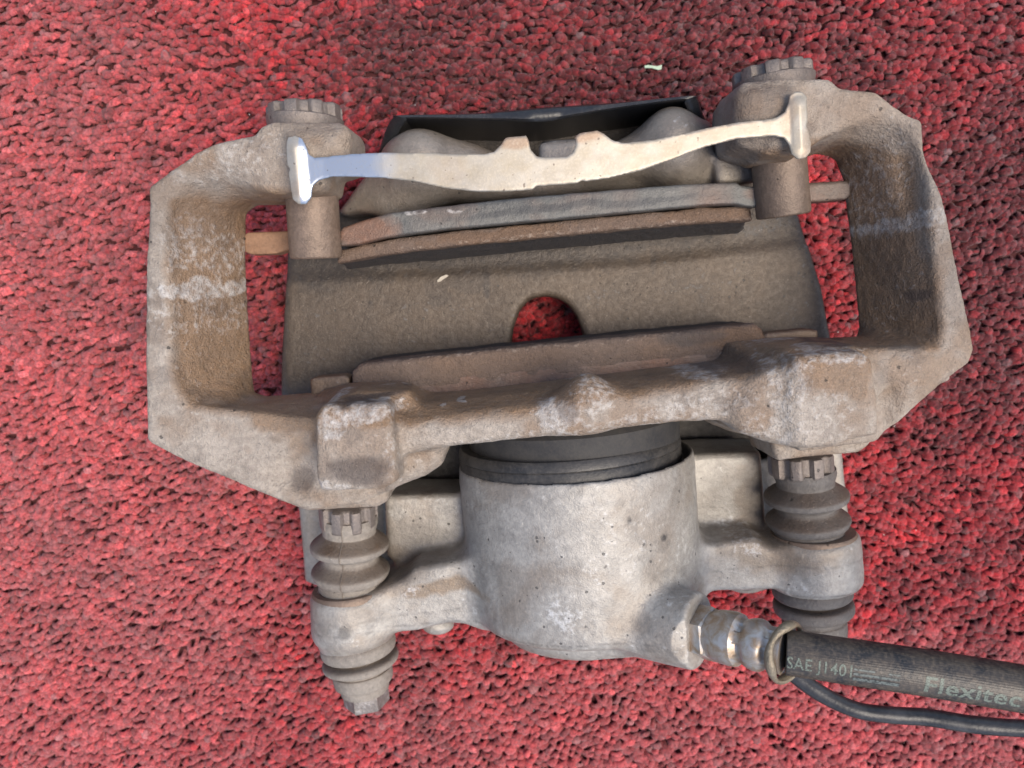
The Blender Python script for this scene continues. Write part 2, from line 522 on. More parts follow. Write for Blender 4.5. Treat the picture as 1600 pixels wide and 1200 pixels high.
# carpet yarn
m, N, L, B = mat("red_loop_yarn")
at = N.new("ShaderNodeVertexColor"); at.layer_name = "tint"
n2 = noise(N, L, 900, 5, 0.7, 0.3); n1 = noise(N, L, 260, 3)
c = mix(N, L, math_(N, L, 'MULTIPLY', ramp(N, L, n2, 0.40, 0.62), 0.70), at.outputs[0], (0.06, 0.010, 0.013))
c = mix(N, L, math_(N, L, 'MULTIPLY', ramp(N, L, n1, 0.50, 0.75), 0.22), c, (0.50, 0.30, 0.30))
n5 = noise(N, L, 520, 2, 0.5, 0.8)
c = mix(N, L, math_(N, L, 'MULTIPLY', ramp(N, L, n5, 0.52, 0.66), 0.28), c, (0.62, 0.07, 0.08))
L.new(c, B.inputs["Base Color"]); B.inputs["Roughness"].default_value = 0.9
B.inputs["Specular IOR Level"].default_value = 0.15
B.inputs["Sheen Weight"].default_value = 0.15; B.inputs["Sheen Roughness"].default_value = 0.5
bump(N, L, B, [(n5, 0.0006, 0.7), (n2, 0.0007, 0.9)])
M['yarn'] = m
M['carpet_back'] = plain("dark_red_carpet_backing", (0.06, 0.010, 0.012), 0.9)

# ------------------------------------------------------------------ carpet
XR, Y0, Y1 = 0.305, -0.28, 0.195
V = np.array([[-0.8, -0.8, 0], [0.8, -0.8, 0], [0.8, 0.8, 0], [-0.8, 0.8, 0]]) + [0, 0, -0.0042]
carpet = part("carpet", V, [(0, 1, 2, 3)], M['carpet_back'], None, sharp=None)
carpet['kind'] = 'structure'

def make_pile():
    ang = radians(14)
    sx, sy = 0.0039, 0.0027
    P = []
    R = 0.55
    nx, ny = int(2 * R / sx), int(2 * R / sy)
    for j in range(ny):
        for i in range(nx):
            u = -R + (i + 0.5 * (j & 1)) * sx; v = -R + j * sy
            x = u * cos(ang) - v * sin(ang); y = u * sin(ang) + v * cos(ang)
            P.append((x, y))
    P = np.array(P)
    k = (np.abs(P[:, 0]) < XR) & (P[:, 1] > Y0) & (P[:, 1] < Y1)
    P = P[k]; n = len(P)
    P3 = np.c_[P, np.zeros(n)]
    P += np.c_[fbm(P3, 0.02, 1), fbm(P3, 0.02, 4)] * 0.004 + rng.normal(0, 0.00030, (n, 2))
    yaw = ang + rng.normal(0, 0.30, n) + fbm(P3, 0.03, 8) * 0.6
    ln = 0.00230 * np.exp(rng.normal(0, 0.17, n))
    rad = 0.00140 * np.exp(rng.normal(0, 0.17, n))
    hgt = 0.0030 * np.exp(rng.normal(0, 0.16, n))
    lean = rng.normal(-0.25, 0.40, n)
    K, G = 6, 6
    t = np.linspace(0, 1, K)
    ax_ = -np.cos(t * pi); az_ = np.sin(t * pi)
    rs = np.array([0.6, 1.0, 1.1, 1.1, 0.95, 0.6])
    a = np.arange(G) * 2 * pi / G
    # ring frames along the arch
    tx = np.sin(t * pi); tz = np.cos(t * pi)
    V = np.zeros((n, K, G, 3), np.float32)
    wob = 1 + rng.normal(0, 0.12, (n, K, G))
    for i in range(K):
        nxn, nzn = -tz[i], tx[i]             # outward normal of the arch in its plane
        for g in range(G):
            rr = rad * (rs[i] * 0.5 + 0.5 * rs[(i + np.arange(n)) % K] * 1.05) * wob[:, i, g]
            lx = ln * ax_[i] + rr * cos(a[g]) * nxn * 0.75
            lz = hgt * az_[i] + rr * cos(a[g]) * nzn * 0.8
            ly = rr * sin(a[g]) * 1.05 + lean * lz
            V[:, i, g, 0] = P[:, 0] + lx * np.cos(yaw) - ly * np.sin(yaw)
            V[:, i, g, 1] = P[:, 1] + lx * np.sin(yaw) + ly * np.cos(yaw)
            V[:, i, g, 2] = lz - 0.0040
    F1 = []
    for i in range(K - 1):
        for g in range(G):
            h = (g + 1) % G
            F1.append((i*G+g, i*G+h, (i+1)*G+h, (i+1)*G+g))
    F1 = np.array(F1)
    F = (F1[None] + (np.arange(n) * K * G)[:, None, None]).reshape(-1, 4)
    # colour of each tuft: bright red, dull red, grimy maroon; dirt in patches plus painted shade
    P3 = np.c_[P, np.zeros(n)]
    grime_shade = fbm(P3, 0.035, 11, 3) * 0.9 + fbm(P3, 0.012, 15, 2) * 0.45 + rng.normal(0, 0.28, n)
    grime_shade += spots(P3, [(930, 80, 0, 460, 120, 0, 0.8), (1600, 380, 0, 150, 320, 0, 1.1), (1300, 40, 0, 200, 60, 0, 0.2)], 0.02, 21)  # broad spots darken top and right: shade painted into the tufts
    g = np.clip(0.5 + grime_shade * 0.62, 0, 1)[:, None]
    red = np.array([0.66, 0.045, 0.052]); mar = np.array([0.11, 0.026, 0.029]); mid = np.array([0.38, 0.038, 0.045])
    C = np.where(g < 0.5, red + (mid - red) * g * 2, mid + (mar - mid) * (g - 0.5) * 2)
    gray = rng.random(n) < 0.02
    C[gray] = C[gray] * 0.35 + np.array([0.13, 0.095, 0.095])
    dusty = np.clip(spots(P3, [(40, 700, 0, 460, 760, 0, 0.95), (1150, 1180, 0, 700, 220, 0, 0.8), (40, 80, 0, 260, 260, 0, 0.45)], 0.03, 31), 0, 1)[:, None]  # paler left and bottom: stronger light painted in, partly dust
    dusty = dusty + 0.0
    C = C * (1 - dusty * 0.36) + np.array([0.78, 0.27, 0.27]) * dusty * 0.36  # paler tufts: stronger light painted in, partly dust
    C = C * np.exp(rng.normal(-0.04, 0.19, (n, 1)))
    C = np.repeat(np.clip(C, 0, 1), K * G, 0)
    o = part("carpet_pile", V.reshape(-1, 3), F, M['yarn'], carpet, attrs={"tint": C}, sharp=None, kind='stuff')
    return o
make_pile()

# ------------------------------------------------------------------ brake caliper assembly
base = W(890, 600, 0.0)
cal = thing("brake_caliper", "worn grey disc brake caliper with brown dusty bracket lying on the red loop carpet", "brake caliper", base)

AX = radians(5)
vdir = np.array([sin(AX), -cos(AX), 0.0])       # towards the piston end
udir = np.array([cos(AX), sin(AX), 0.0])

# ---- mounting bracket
f = Field([-0.145, -0.115, 0.020], [0.185, 0.112, 0.120], 0.0008)
ZA = 0.088
outL = [(229,292),(262,262),(300,236),(335,222),(398,210),(405,197),(425,189),(530,192),(540,205),(540,250),(505,262),(500,296)]
outL2 = [(620,700),(605,768),(560,790),(480,798),(440,786),(300,727),(262,709),(228,690),(225,560),(226,420)]
z_ = lambda P, zr: [(p[0], p[1], zr) for p in P]
topC = z_(outL, ZA) + [(440,304),(340,303),(298,308),(272,332),(264,430),(267,560),(276,612),(296,634),(400,645),(480,655),(620,660)] + z_(outL2, ZA)
lowC = z_(outL, ZA) + [(440,322),(404,322),(388,334),(389,430),(397,560),(400,612),(420,618),(480,612),(620,604)] + z_(outL2, ZA)
f.loft([(0.054, lowC), (ZA, topC)], 0.003, 0.0022)
ZR = 0.090
outR = [(1190,236),(1160,225),(1152,185),(1154,142),(1162,128),(1230,121),(1298,122),(1314,137),(1372,141),(1449,184),(1457,212),(1490,378),(1525,545),(1517,568),(1455,612),(1410,660),(1376,692),(1250,705)]
topR = z_(outR, ZR) + [(1230,600),(1330,556),(1440,553),(1466,540),(1472,510),(1458,380),(1448,290),(1438,238),(1405,208),(1350,200),(1290,214),(1266,232)]
lowR = z_(outR, ZR) + [(1230,540),(1290,530),(1334,527),(1338,512),(1327,400),(1313,285),(1302,254),(1290,246),(1268,243),(1262,246)]
f.loft([(0.054, lowR), (ZR, topR)], 0.003, 0.0022)
# shallow scoop where each arm bends round
f.ell(W(330, 350, 0.090), (0.016, 0.018, 0.014), 0.010, True)
f.ell(W(1385, 262, 0.092), (0.014, 0.016, 0.012), 0.010, True)
# crossbar between the lugs
f.loft([(0.036, [(560,600),(660,604),(850,582),(1140,550),(1240,540),(1240,640,0.100),(1150,660,0.100),(1065,664,0.100),(700,704,0.100),(560,730,0.100)]),
        (0.085, [(560,622),(660,632),(850,610),(1140,572),(1240,560),(1240,645,0.100),(1150,660,0.100),(1065,664,0.100),(700,704,0.100),(560,730,0.100)]),
        (0.100, [(560,660),(700,652),(860,633),(1000,612),(1240,578),(1240,640),(1150,657),(1065,661),(700,700),(560,724)])], 0.004, 0.005)
# bumps in the middle of the bar
f.ell(W(916, 622, 0.0935), (0.0070, 0.0085, 0.0085), 0.009)
f.ell(W(874, 648, 0.0965), (0.0050, 0.0045, 0.0050), 0.006)
# left lug
f.loft([(0.060, [(488,650,0.106),(506,632,0.106),(600,628,0.106),(612,650,0.106),(622,700,0.106),(625,760,0.106),(600,770,0.106),(500,772,0.106),(490,745,0.106)]),
        (0.107, [(490,650),(500,634),(602,630),(610,640),(618,700),(622,752),(600,766),(500,770),(492,745)])], 0.003, 0.0035)
f.loft([(0.045, [(600,640,0.1),(700,640,0.1),(696,700,0.1),(690,735,0.1),(665,752,0.1),(605,775,0.1)]),
        (0.092, [(600,640),(700,640),(696,700),(690,730),(665,748),(605,770)])], 0.004, 0.006)
f.loft([(0.046, [(450,760,0.08),(606,750,0.08),(606,784,0.08),(590,796,0.08),(478,803,0.08),(440,788,0.08)]),
        (0.078, [(450,750),(606,745),(606,784),(590,794),(478,800),(442,786)])], 0.003, 0.003)
f.loft([(0.060, [(500,606),(548,596),(640,596),(665,610),(640,650),(520,650)]), (0.092, [(515,640),(555,612),(640,610),(650,640),(640,670),(520,660)])], 0.004, 0.004)
# right lug
f.loft([(0.060, [(1148,640,0.106),(1190,545,0.106),(1358,547,0.106),(1374,600,0.106),(1378,690,0.106),(1240,704,0.106),(1192,702,0.106),(1150,686,0.106)]),
        (0.107, [(1246,560),(1350,550),(1366,562),(1374,620),(1376,682),(1262,697),(1246,690),(1236,640)])], 0.003, 0.0035)
f.loft([(0.050, [(1140,655,0.1),(1220,560,0.1),(1300,560,0.1),(1300,700,0.1),(1196,704,0.1),(1152,684,0.1),(1146,666,0.1)]),
        (0.103, [(1150,640),(1200,585),(1300,562),(1300,694),(1205,694),(1158,676)])], 0.007, 0.005)
f.loft([(0.048, [(1205,690,0.082),(1370,690,0.082),(1345,711,0.082),(1262,718,0.082),(1215,724,0.082)]),
        (0.080, [(1205,690),(1370,690),(1345,709),(1262,716),(1215,722)])], 0.002, 0.003)
f.loft([(0.060, [(1150,560),(1200,536),(1290,530),(1480,526),(1490,600),(1370,640),(1200,620)]), (0.094, [(1190,580),(1230,552),(1300,546),(1452,548),(1466,566),(1452,600),(1370,640),(1200,620)])], 0.006, 0.006)
# dents in the webs
f.ell(W(462, 748, 0.090), (0.0085, 0.006, 0.005), 0.005, True)
f.ell(W(1392, 645, 0.094), (0.004, 0.009, 0.006), 0.005, True)
# bosses at the far ends
f.loft([(0.060, [(436,200,0.092),(540,190,0.092),(547,205,0.092),(549,252,0.092),(536,262,0.092),(512,268,0.092),(508,294,0.092),(455,300,0.092)]),
        (0.094, [(440,202),(534,194),(543,206),(544,250),(530,258),(508,264),(504,288),(462,296)])], 0.004, 0.007)
f.loft([(0.062, [(1150,142,0.094),(1162,128,0.094),(1250,122,0.094),(1266,150,0.094),(1262,244,0.094),(1200,244,0.094),(1192,228,0.094),(1152,222,0.094)]),
        (0.096, [(1156,148),(1168,134),(1250,128),(1262,150),(1256,238),(1205,238),(1196,224),(1158,216)])], 0.004, 0.008)
f.blur(1)
V, Q = f.mesh()
Nn = vnormals(V, Q)
V += Nn * (fbm(V, 0.010, 2, 3) * 0.00018 + fbm(V, 0.0024, 6, 2) * 0.00020)[:, None]
# brake dust: the walls that faced the disc, and the rim edge towards it
zz = 0.089
inner = [W(*p, zz)[:2] for p in [(262,440),(250,350),(262,312),(300,300),(440,292),(560,296),(1190,240),(1290,218),(1350,202),(1405,212),(1436,240),(1446,290),(1456,380),(1468,510),(1462,545),(1330,560),(1190,575),(1000,612),(860,632),(700,655),(560,640),(400,648),(290,640),(272,612),(264,560)]]
D = poly_sdf(V[:, 0], V[:, 1], inner) + fbm(V, 0.012, 40, 3) * 0.0035
brown = np.clip(0.5 - D / 0.004, 0, 1) * 0.92
brown = np.maximum(brown, spots(V, [(700,632,.1,260,30,6,.95),(560,612,.09,120,24,5,.85),(1080,582,.1,190,22,7,.9),(860,618,.1,200,18,6,.9),(1300,590,.108,60,34,0,.8),(1345,590,.108,36,40,0,.75),
    (560,690,.108,60,46,0,.42),(430,600,.09,160,30,4,.6),(470,250,.09,90,70,0,.25),(250,300,.09,40,30,0,.35),(440,650,.088,90,30,-24,.75),(500,700,.09,30,50,0,.3),(1290,190,.09,200,60,0,.30),(1230,160,.096,80,50,0,.35),(560,240,.09,40,70,0,.35)], 0.005, 51))
pale = spots(V, [(345,392,.055,40,46,60,.62),(338,448,.062,66,13,4,1.),(330,490,.065,70,34,4,.50),(300,600,.088,30,90,0,.25),(575,645,.107,58,20,6,1.0),(515,655,.107,26,32,0,.95),(520,762,.107,40,10,0,.85),(612,700,.107,12,70,0,.5),
    (990,662,.1,170,16,8,.62),(1110,630,.1,110,20,10,.5),(1225,600,.105,34,56,0,.62),(1300,558,.107,70,14,0,.85),(870,650,.1,40,26,0,.95),(925,615,.1,32,40,0,.70),(1110,580,.1,50,14,6,.85),
    (1290,650,.107,50,50,0,.38),(1400,345,.05,120,18,14,.95),(1330,290,.05,30,60,0,.5),(330,250,.088,120,34,12,.42),(620,710,.09,50,60,0,.22),(1440,470,.09,20,150,-8,.3),(722,592,.09,12,3,4,1.),(690,642,.1,6,4,0,1.),(720,639,.1,6,4,0,1.),(560,590,.09,8,2,0,1.),(800,688,.1,110,12,6,.5),(1200,670,.1,50,30,0,.55)], 0.004, 61)
darkm = spots(V, [(560,735,.107,52,24,0,.85),(1130,575,.1,18,16,0,.85),(1160,568,.1,40,22,0,.65),(885,640,.1,16,24,0,.6),(472,748,.085,22,20,0,.75),(300,340,.06,90,50,20,.35),(545,632,.1,12,6,20,.9),(1390,400,.04,80,110,0,.38),
    (1370,460,.05,10,8,0,.9),(1260,200,.09,12,12,0,.4),(1180,180,.096,60,60,0,.35),(1390,260,.06,70,50,0,.30),(590,612,.08,44,3,5,.95),(1295,534,.08,46,3,5,.95),(620,590,.08,40,3,3,.6)], 0.002, 71)
darkm = np.maximum(darkm, 0.30 * np.clip((fbm(V, 0.008, 77, 3) - 0.25) * 6, 0, 1))
brown = np.maximum(brown, 0.55 * np.clip((fbm(V, 0.016, 87, 4) - 0.08) * 4, 0, 1))
bracket = part("mounting_bracket", V, Q, M['bracket'], cal, "brown dusty cast iron bracket with angular arms", sharp=None,
               attrs={"wear_shade": np.c_[brown, pale, darkm]})

# ---- caliper housing: bridge plate, cylinder, pin lugs, outer fingers
f = Field([-0.125, -0.155, 0.0], [0.185, 0.115, 0.108], 0.0009)
plate = [(448,330),(444,430),(437,560),(436,620),(452,740),(465,805),(474,912),(505,922),(1345,860),(1331,822),(1319,700),(1301,525),(1287,450),(1252,335),(1200,280),(560,330)]
f.loft([(0.010, [(p[0], p[1], 0.026) for p in plate]), (0.026, plate)], 0.003, 0.004)
step = [(445,330),(446,432),(640,428),(1000,408),(1290,372),(1252,330),(1200,270),(560,320)]
f.loft([(0.0247, step), (0.040, step)], 0.0035, 0.004, cut=True)
hole = [(796,620),(798,545),(803,512),(812,485),(828,468),(850,463),(872,466),(890,478),(903,500),(916,538),(930,620)]
f.loft([(0.0, hole), (0.045, hole)], 0.003, 0.002, cut=True)
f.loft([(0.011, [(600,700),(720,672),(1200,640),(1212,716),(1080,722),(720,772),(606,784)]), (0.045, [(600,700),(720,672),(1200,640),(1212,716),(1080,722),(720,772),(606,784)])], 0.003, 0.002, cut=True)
f.loft([(0.003, [(590,690),(720,660),(1200,630),(1222,730),(1080,740),(720,790),(596,794)]), (0.0125, [(590,690),(720,660),(1200,630),(1222,730),(1080,740),(720,790),(596,794)])], 0.002, 0.002)  # added floor closing the void, blackened below as painted shade
# cylinder
cz = 0.052
cA = W(899, 722, cz)
cB = cA + vdir * 0.060
f.cyl(cA, cB, 0.0476, k=0.005, kr=0.006)
f.cyl(cA + vdir * 0.03, cA + vdir * 0.0695, 0.0440, 0.0370, k=0.0015, kr=0.008)
f.cyl(cA - vdir * 0.004, cA + vdir * 0.004, 0.0475, k=0.002, kr=0.002)
f.cyl(cA - vdir * 0.02, cA + vdir * 0.006, 0.0456, k=0.001, kr=0.001, cut=True)
# left: pocket block, arm and pin lug
lA, lB = W(549, 918, 0.058), W(553, 996, 0.058)
f.cyl(lA, lB, 0.0168, k=0.006, kr=0.004)
f.cyl(lB - vdir*0.002, lB + vdir * 0.0035, 0.0145, k=0.002, kr=0.003)
f.loft([(0.030, [(560,935,0.066),(628,900,0.066),(652,882,0.066),(760,862,0.066),(780,985,0.066),(700,985,0.066),(640,992,0.066),(560,1000,0.066)]),
        (0.068, [(570,935),(628,906),(648,888),(760,872),(775,980),(700,976),(650,988),(570,995)])], 0.006, 0.003)
f.ell(W(684, 975, 0.050), (0.007, 0.004, 0.006), 0.005)
f.loft([(0.018, [(590,770,0.045),(735,770,0.045),(740,900,0.045),(640,905,0.045),(598,880,0.045)]), (0.048, [(600,775),(735,772),(740,900),(640,900),(604,870)])], 0.003, 0.003)
# right: pocket block, arm and pin lug
rA, rB = W(1270, 832, 0.058), W(1277, 914, 0.058)
f.cyl(rA, rB, 0.0178, k=0.006, kr=0.004)
f.loft([(0.030, [(1060,850,0.066),(1185,836,0.066),(1218,850,0.066),(1280,850,0.066),(1280,920,0.066),(1200,932,0.066),(1110,934,0.066),(1060,945,0.066)]),
        (0.068, [(1060,858),(1180,842),(1208,860),(1280,858),(1280,914),(1200,924),(1110,926),(1060,940)])], 0.006, 0.003)
f.ell(W(1165, 908, 0.050), (0.009, 0.005, 0.006), 0.005)
f.loft([(0.018, [(1060,705,0.045),(1200,700,0.045),(1212,850,0.045),(1070,860,0.045)]), (0.047, [(1060,712),(1190,708),(1200,850),(1070,860)])], 0.003, 0.003)
# hose boss
hb0 = W(975, 962, 0.081); hb1 = W(1092, 986, 0.0990)
hd = (hb1 - hb0) / np.linalg.norm(hb1 - hb0)
f.cyl(hb0 - hd * 0.006, hb1, 0.0136, k=0.004, kr=0.0008)
f.cyl(W(1070, 1015, 0.045), W(1082, 1035, 0.052), 0.0075, k=0.003)
# outer fingers
f.loft([(0.014, [(520,345),(592,262,.044),(640,235,.044),(760,250,.044),(900,245,.044),(1000,215,.044),(1085,205,.044),(1120,230),(1190,235),(1190,300),(900,318),(620,335)]),
        (0.044, [(525,330),(592,262),(640,235),(760,250),(900,245),(1000,215),(1085,205),(1105,250),(1180,240),(1184,290),(1080,288),(930,300),(800,312),(640,318),(540,338)])], 0.005, 0.006)
f.ell(W(655, 250, 0.050), (0.0125, 0.0115, 0.0125), 0.010, rot=radians(-8))
f.ell(W(722, 262, 0.048), (0.0135, 0.0085, 0.0065), 0.010)
f.cyl(W(650, 262, 0.044), W(612, 328, 0.036), 0.0110, 0.0130, k=0.010, kr=0.006)
f.ell(W(1052, 222, 0.052), (0.0115, 0.0130, 0.0135), 0.008, rot=radians(20))
f.ell(W(985, 245, 0.049), (0.0210, 0.0065, 0.0070), 0.010, rot=radians(18))
f.cyl(W(1060, 230, 0.048), W(1085, 285, 0.040), 0.0120, 0.0120, k=0.010, kr=0.006)
f.loft([(0.008, [(600,262),(640,215),(1080,182),(1112,220),(1180,300),(560,340)]), (0.016, [(600,262),(640,215),(1080,182),(1112,220),(1180,300),(560,340)])], 0.003, 0.003)
f.loft([(0.040, [(842,220),(908,216),(908,262),(842,266)]), (0.068, [(842,222),(906,218),(906,260),(842,264)])], 0.003, 0.003)
f.loft([(0.030, [(1112,238),(1188,235),(1188,290),(1116,294)]), (0.059, [(1114,240),(1184,237),(1186,286),(1118,290)])], 0.003, 0.003)
f.blur(1)
V, Q = f.mesh()
Nn = vnormals(V, Q)
V += Nn * (fbm(V, 0.014, 12, 3) * 0.00025 + fbm(V, 0.003, 16, 2) * 0.00008)[:, None]
# casting parting line round the cylinder end and lugs
tt = (V - cA) @ vdir
fing = np.clip((V[:, 1] - W(800, 640, 0.03)[1]) / 0.02, 0, 1)
brown = np.clip(1 - (V[:, 2] - 0.026) / 0.012, 0, 1) * np.clip(fing + 0.25, 0, 1) * 0.95
brown = np.maximum(brown, fing * 0.42)
brown = np.maximum(brown, spots(V, [(620,880,.05,50,30,0,.5),(700,892,.05,70,12,8,.75),(560,925,.07,50,10,8,.4),(1175,845,.05,60,30,0,.6),(1190,790,.05,30,90,0,.5),(1020,800,.09,60,60,0,.15),(560,960,.07,24,20,0,.28),(790,760,.09,40,20,0,.3),(590,990,.06,60,20,0,.3),(1150,860,.06,40,20,0,.4),(1050,940,.07,50,14,20,.35)], 0.005, 81))
pale = spots(V, [(878,948,.09,34,30,0,.62),(900,1000,.06,150,20,3,.62),(1170,850,.068,22,34,50,.5),(1060,950,.08,30,30,0,.35),(950,850,.1,90,90,0,.20),(1080,870,.09,30,60,0,.22),(640,925,.068,20,10,0,.5),(1190,352,.024,60,12,12,.6)], 0.003, 91)  # the smudge near the cylinder end is a painted bluish reflection
darkm = spots(V, [(985,816,.1,5,6,0,1.),(1040,846,.095,5,5,0,1.),(948,886,.1,4,4,0,1.),(545,982,.07,12,11,0,.6),(640,850,.048,60,40,0,.4),(590,820,.03,30,60,0,.3),(1160,770,.047,60,40,0,.4),(1165,926,.06,18,4,0,.8),(1215,489,.026,13,11,0,.75),
    (560,390,.026,140,26,4,.55),(684,455,.026,26,30,0,.85),(730,432,.026,60,30,0,.85),(762,440,.026,8,32,0,.95),(1023,400,.026,6,40,0,.9),(985,390,.026,50,30,0,.6),(900,400,.026,260,30,5,.35),(620,448,.026,44,12,0,.7),(1000,380,.026,90,40,0,.45),(780,410,.026,50,26,0,.55),(513,452,.026,6,6,0,.9),(580,475,.026,6,5,0,.9),(800,780,.1,20,18,0,.2),(1185,560,.026,200,20,5,.3),(730,850,.09,24,30,0,.2)], 0.0015, 101)
darkm = np.maximum(darkm, np.clip((0.0225 - V[:, 2]) / 0.002, 0, 1) * (V[:, 2] > 0.006) * (V[:, 1] > W(800, 776, 0.02)[1]) * (V[:, 1] < W(800, 655, 0.02)[1]))  # floor of the enclosed void painted black in place of shade
slate = spots(V, [(560,395,.026,190,44,5,1.),(880,380,.026,300,40,6,1.),(1120,345,.026,200,40,6,.8)], 0.004, 111)  # burnt deposit by the outer pad, with some shade painted in
darkm = np.maximum(darkm, (0.74 + 0.24 * slate) * np.clip((0.029 - V[:, 2]) / 0.002, 0, 1) * (V[:, 1] > W(800, 640, 0.02)[1]))
darkm = np.maximum(darkm, np.clip((0.026 - V[:, 2]) / 0.004, 0, 1) * np.clip((V[:, 1] - W(800, 340, 0.02)[1]) / 0.004, 0, 1))  # deep gap behind the fingers painted dark as shade
darkm = np.maximum(darkm, 0.55 * np.clip(1 - np.abs(tt - (0.0565 + 0.0012 * fbm(V, 0.02, 5))) / 0.00035, 0, 1) * (V[:, 2] > 0.05))
for c_, tq, x0, x1 in ((lA, 0.0092, -0.02, 0.045), (rA, 0.0086, -0.05, 0.02)):
    tl = (V - c_) @ vdir; ul = (V - c_) @ udir
    ln_ = np.clip(1 - np.abs(tl - (tq + 0.0010 * fbm(V, 0.012, 5))) / 0.00045, 0, 1) * (ul > x0) * (ul < x1) * (V[:, 2] > 0.04)
    darkm = np.maximum(darkm, 0.42 * ln_)
darkm = np.maximum(darkm, 0.20 * np.clip((fbm(V, 0.007, 77, 3) - 0.22) * 6, 0, 1))
brown = np.maximum(brown, 0.25 * np.clip((fbm(V, 0.013, 87, 4) - 0.10) * 4, 0, 1))
pale = np.maximum(pale, 0.32 * np.clip((fbm(V, 0.009, 97, 3) - 0.25) * 5, 0, 1))
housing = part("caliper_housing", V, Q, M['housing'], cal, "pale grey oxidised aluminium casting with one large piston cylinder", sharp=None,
               attrs={"wear_shade": np.c_[brown, pale, darkm]})

def wear_shade(n, r=0.0, g=0.0, b=0.0):
    return {"wear_shade": np.tile(np.array([[r, g, b]], np.float32), (n, 1))}

# ---- piston and dust seal in the mouth of the cylinder
V, F = lathe(cA - vdir * 0.020, cA + vdir * 0.004, [(0, 0.030), (0, 0.0405), (0.08, 0.0425), (1, 0.0425)], 96)
M['piston'] = rubber('shadow_black_steel', (0.022, 0.022, 0.024), (0.04, 0.038, 0.036), (0.07, 0.06, 0.05), 0.75, 0.3)  # near-black base stands in for the shadow between crossbar and seal
piston = part("piston", V, F, M['piston'], cal, "steel piston end behind the crossbar, coloured dark for the shadow", attrs=wear_shade(len(V), .3, 0, .7))
V, F = lathe(cA - vdir * 0.0105 - udir * 0.0022, cA + vdir * 0.0012 - udir * 0.0022, [(0, 0.0418), (0.0, 0.0436), (0.10, 0.0446), (0.30, 0.0449), (0.34, 0.0444), (0.38, 0.0448), (0.74, 0.0449), (0.80, 0.0440), (0.82, 0.0425), (1, 0.0425)], 128)
part("dust_seal", V, F, M['seal'], piston)

# ---- guide pin boots, collars, bolts (axes run along the piston direction)
def fluted(p0, p1, r, nfl, parent, label=None, rot=0.0, material='collar'):
    def md(a, t):
        q = 0.5 + 0.5 * cos(nfl * (a + rot))
        return 1.0 - 0.16 * (1 - min(1, max(0, (q - 0.28) * 4.0))) * (1 if t > 0.04 else 1)
    V, F = lathe(p0, p1, [(0, r*0.86), (0.06, r*0.985), (0.12, r), (0.86, r), (0.95, r*0.97), (1, r * 0.90)], 120, md)
    return part("fluted_collar", V, F, M[material], parent, label, attrs=wear_shade(len(V), .35, 0, .15), sharp=50)

def lathe_part(name, p0, p1, prof, material, parent, label=None, w=(0, 0, 0), seg=64, mod=None, rot=0.0):
    V, F = lathe(p0, p1, prof, seg, mod, rot)
    V = V + (fbm(V, 0.006, 3, 2) * 0.00018)[:, None] * np.array([0.6, 0.3, 0.8])
    A = wear_shade(len(V), *w)
    if 'boot' in material:      # brown dust has settled on the flanks turned towards the lug
        pr = np.array(prof); sl_ = np.gradient(pr[:, 1]) / (np.abs(np.gradient(pr[:, 0])) * np.linalg.norm(np.array(p1) - np.array(p0)) + 1e-5)
        A["wear_shade"][:, 0] = np.repeat(np.clip(sl_ * 0.9, 0, 0.95), seg) * (0.7 + 0.5 * fbm(V, 0.008, 9))
    if True: return part(name, V, F, M[material], parent, label, attrs=A, sharp=45)
    return part(name, V, F, M[material], parent, label, attrs=wear_shade(len(V), *w), sharp=45)

def smoothprof(P, n=6):
    C = catmull([(p[0], p[1], 0) for p in P], n)
    return [(float(c[0]), float(c[1])) for c in C]

def upper_boot(a, b, r, material, label):
    P = [(0, .74), (.08, .76), (.16, .72), (.22, .70), (.25, .74), (.36, 1.00), (.41, 1.03), (.46, 1.0), (.515, .80), (.56, .73), (.60, .74), (.64, .80), (.73, 1.01), (.78, 1.03), (.84, .98), (.87, .92), (.88, .87), (.92, .88), (.93, .86), (.98, .87), (1, .86)]
    return lathe_part("bellows_boot", a, b, smoothprof([(t, q * r) for t, q in P], 4), material, cal, label)

# left
a, b = W(545, 806, 0.060), W(549, 916, 0.058)
lb = upper_boot(a, b, 0.0152, 'boot', "brown dusty bellows boot with a mould seam")
fluted(W(543, 782, 0.062), W(545, 818, 0.060), 0.0116, 9, cal, "grey dusty fluted collar under the left lug", rot=0.5)
pf_ = smoothprof([(0, .74), (.08, .76), (.16, .72), (.22, .70), (.25, .74), (.36, 1.00), (.41, 1.03), (.46, 1.0), (.515, .80), (.56, .73), (.60, .74), (.64, .80), (.73, 1.01), (.78, 1.03), (.84, .98), (.88, .87), (.92, .88), (1, .86)], 3)
ba, bb_ = W(545, 806, 0.060), W(549, 916, 0.058); bd, bn, bc = ortho(bb_ - ba); bl = np.linalg.norm(bb_ - ba)
V, F = tube(np.array([ba + bd * t * bl + (r * 0.0152 + 0.00005) * (cos(0.05) * bn + sin(0.05) * bc) for t, r in pf_]), 0.00022, 6)
part("mould_seam", V, F, M['boot'], lb, attrs=wear_shade(len(V), .5, .3, 0), sharp=None)
c0, c1 = lB + vdir * 0.001, W(572, 1078, 0.058)
lathe_part("lower_boot", W(557, 990, 0.058), W(571, 1078, 0.058), smoothprof([(0, .0128), (.06, .0146), (.14, .0154), (.24, .0154), (.30, .0146), (.33, .0122), (.36, .0122), (.39, .0148), (.44, .0156), (.50, .0154), (.54, .0138), (.57, .0120), (.60, .0119), (.63, .0124), (.80, .0122), (.84, .0116), (.87, .0104), (.93, .0102), (1.0, .0098)], 3), 'boot', cal, "dusty ribbed boot above the hexagonal bolt head")
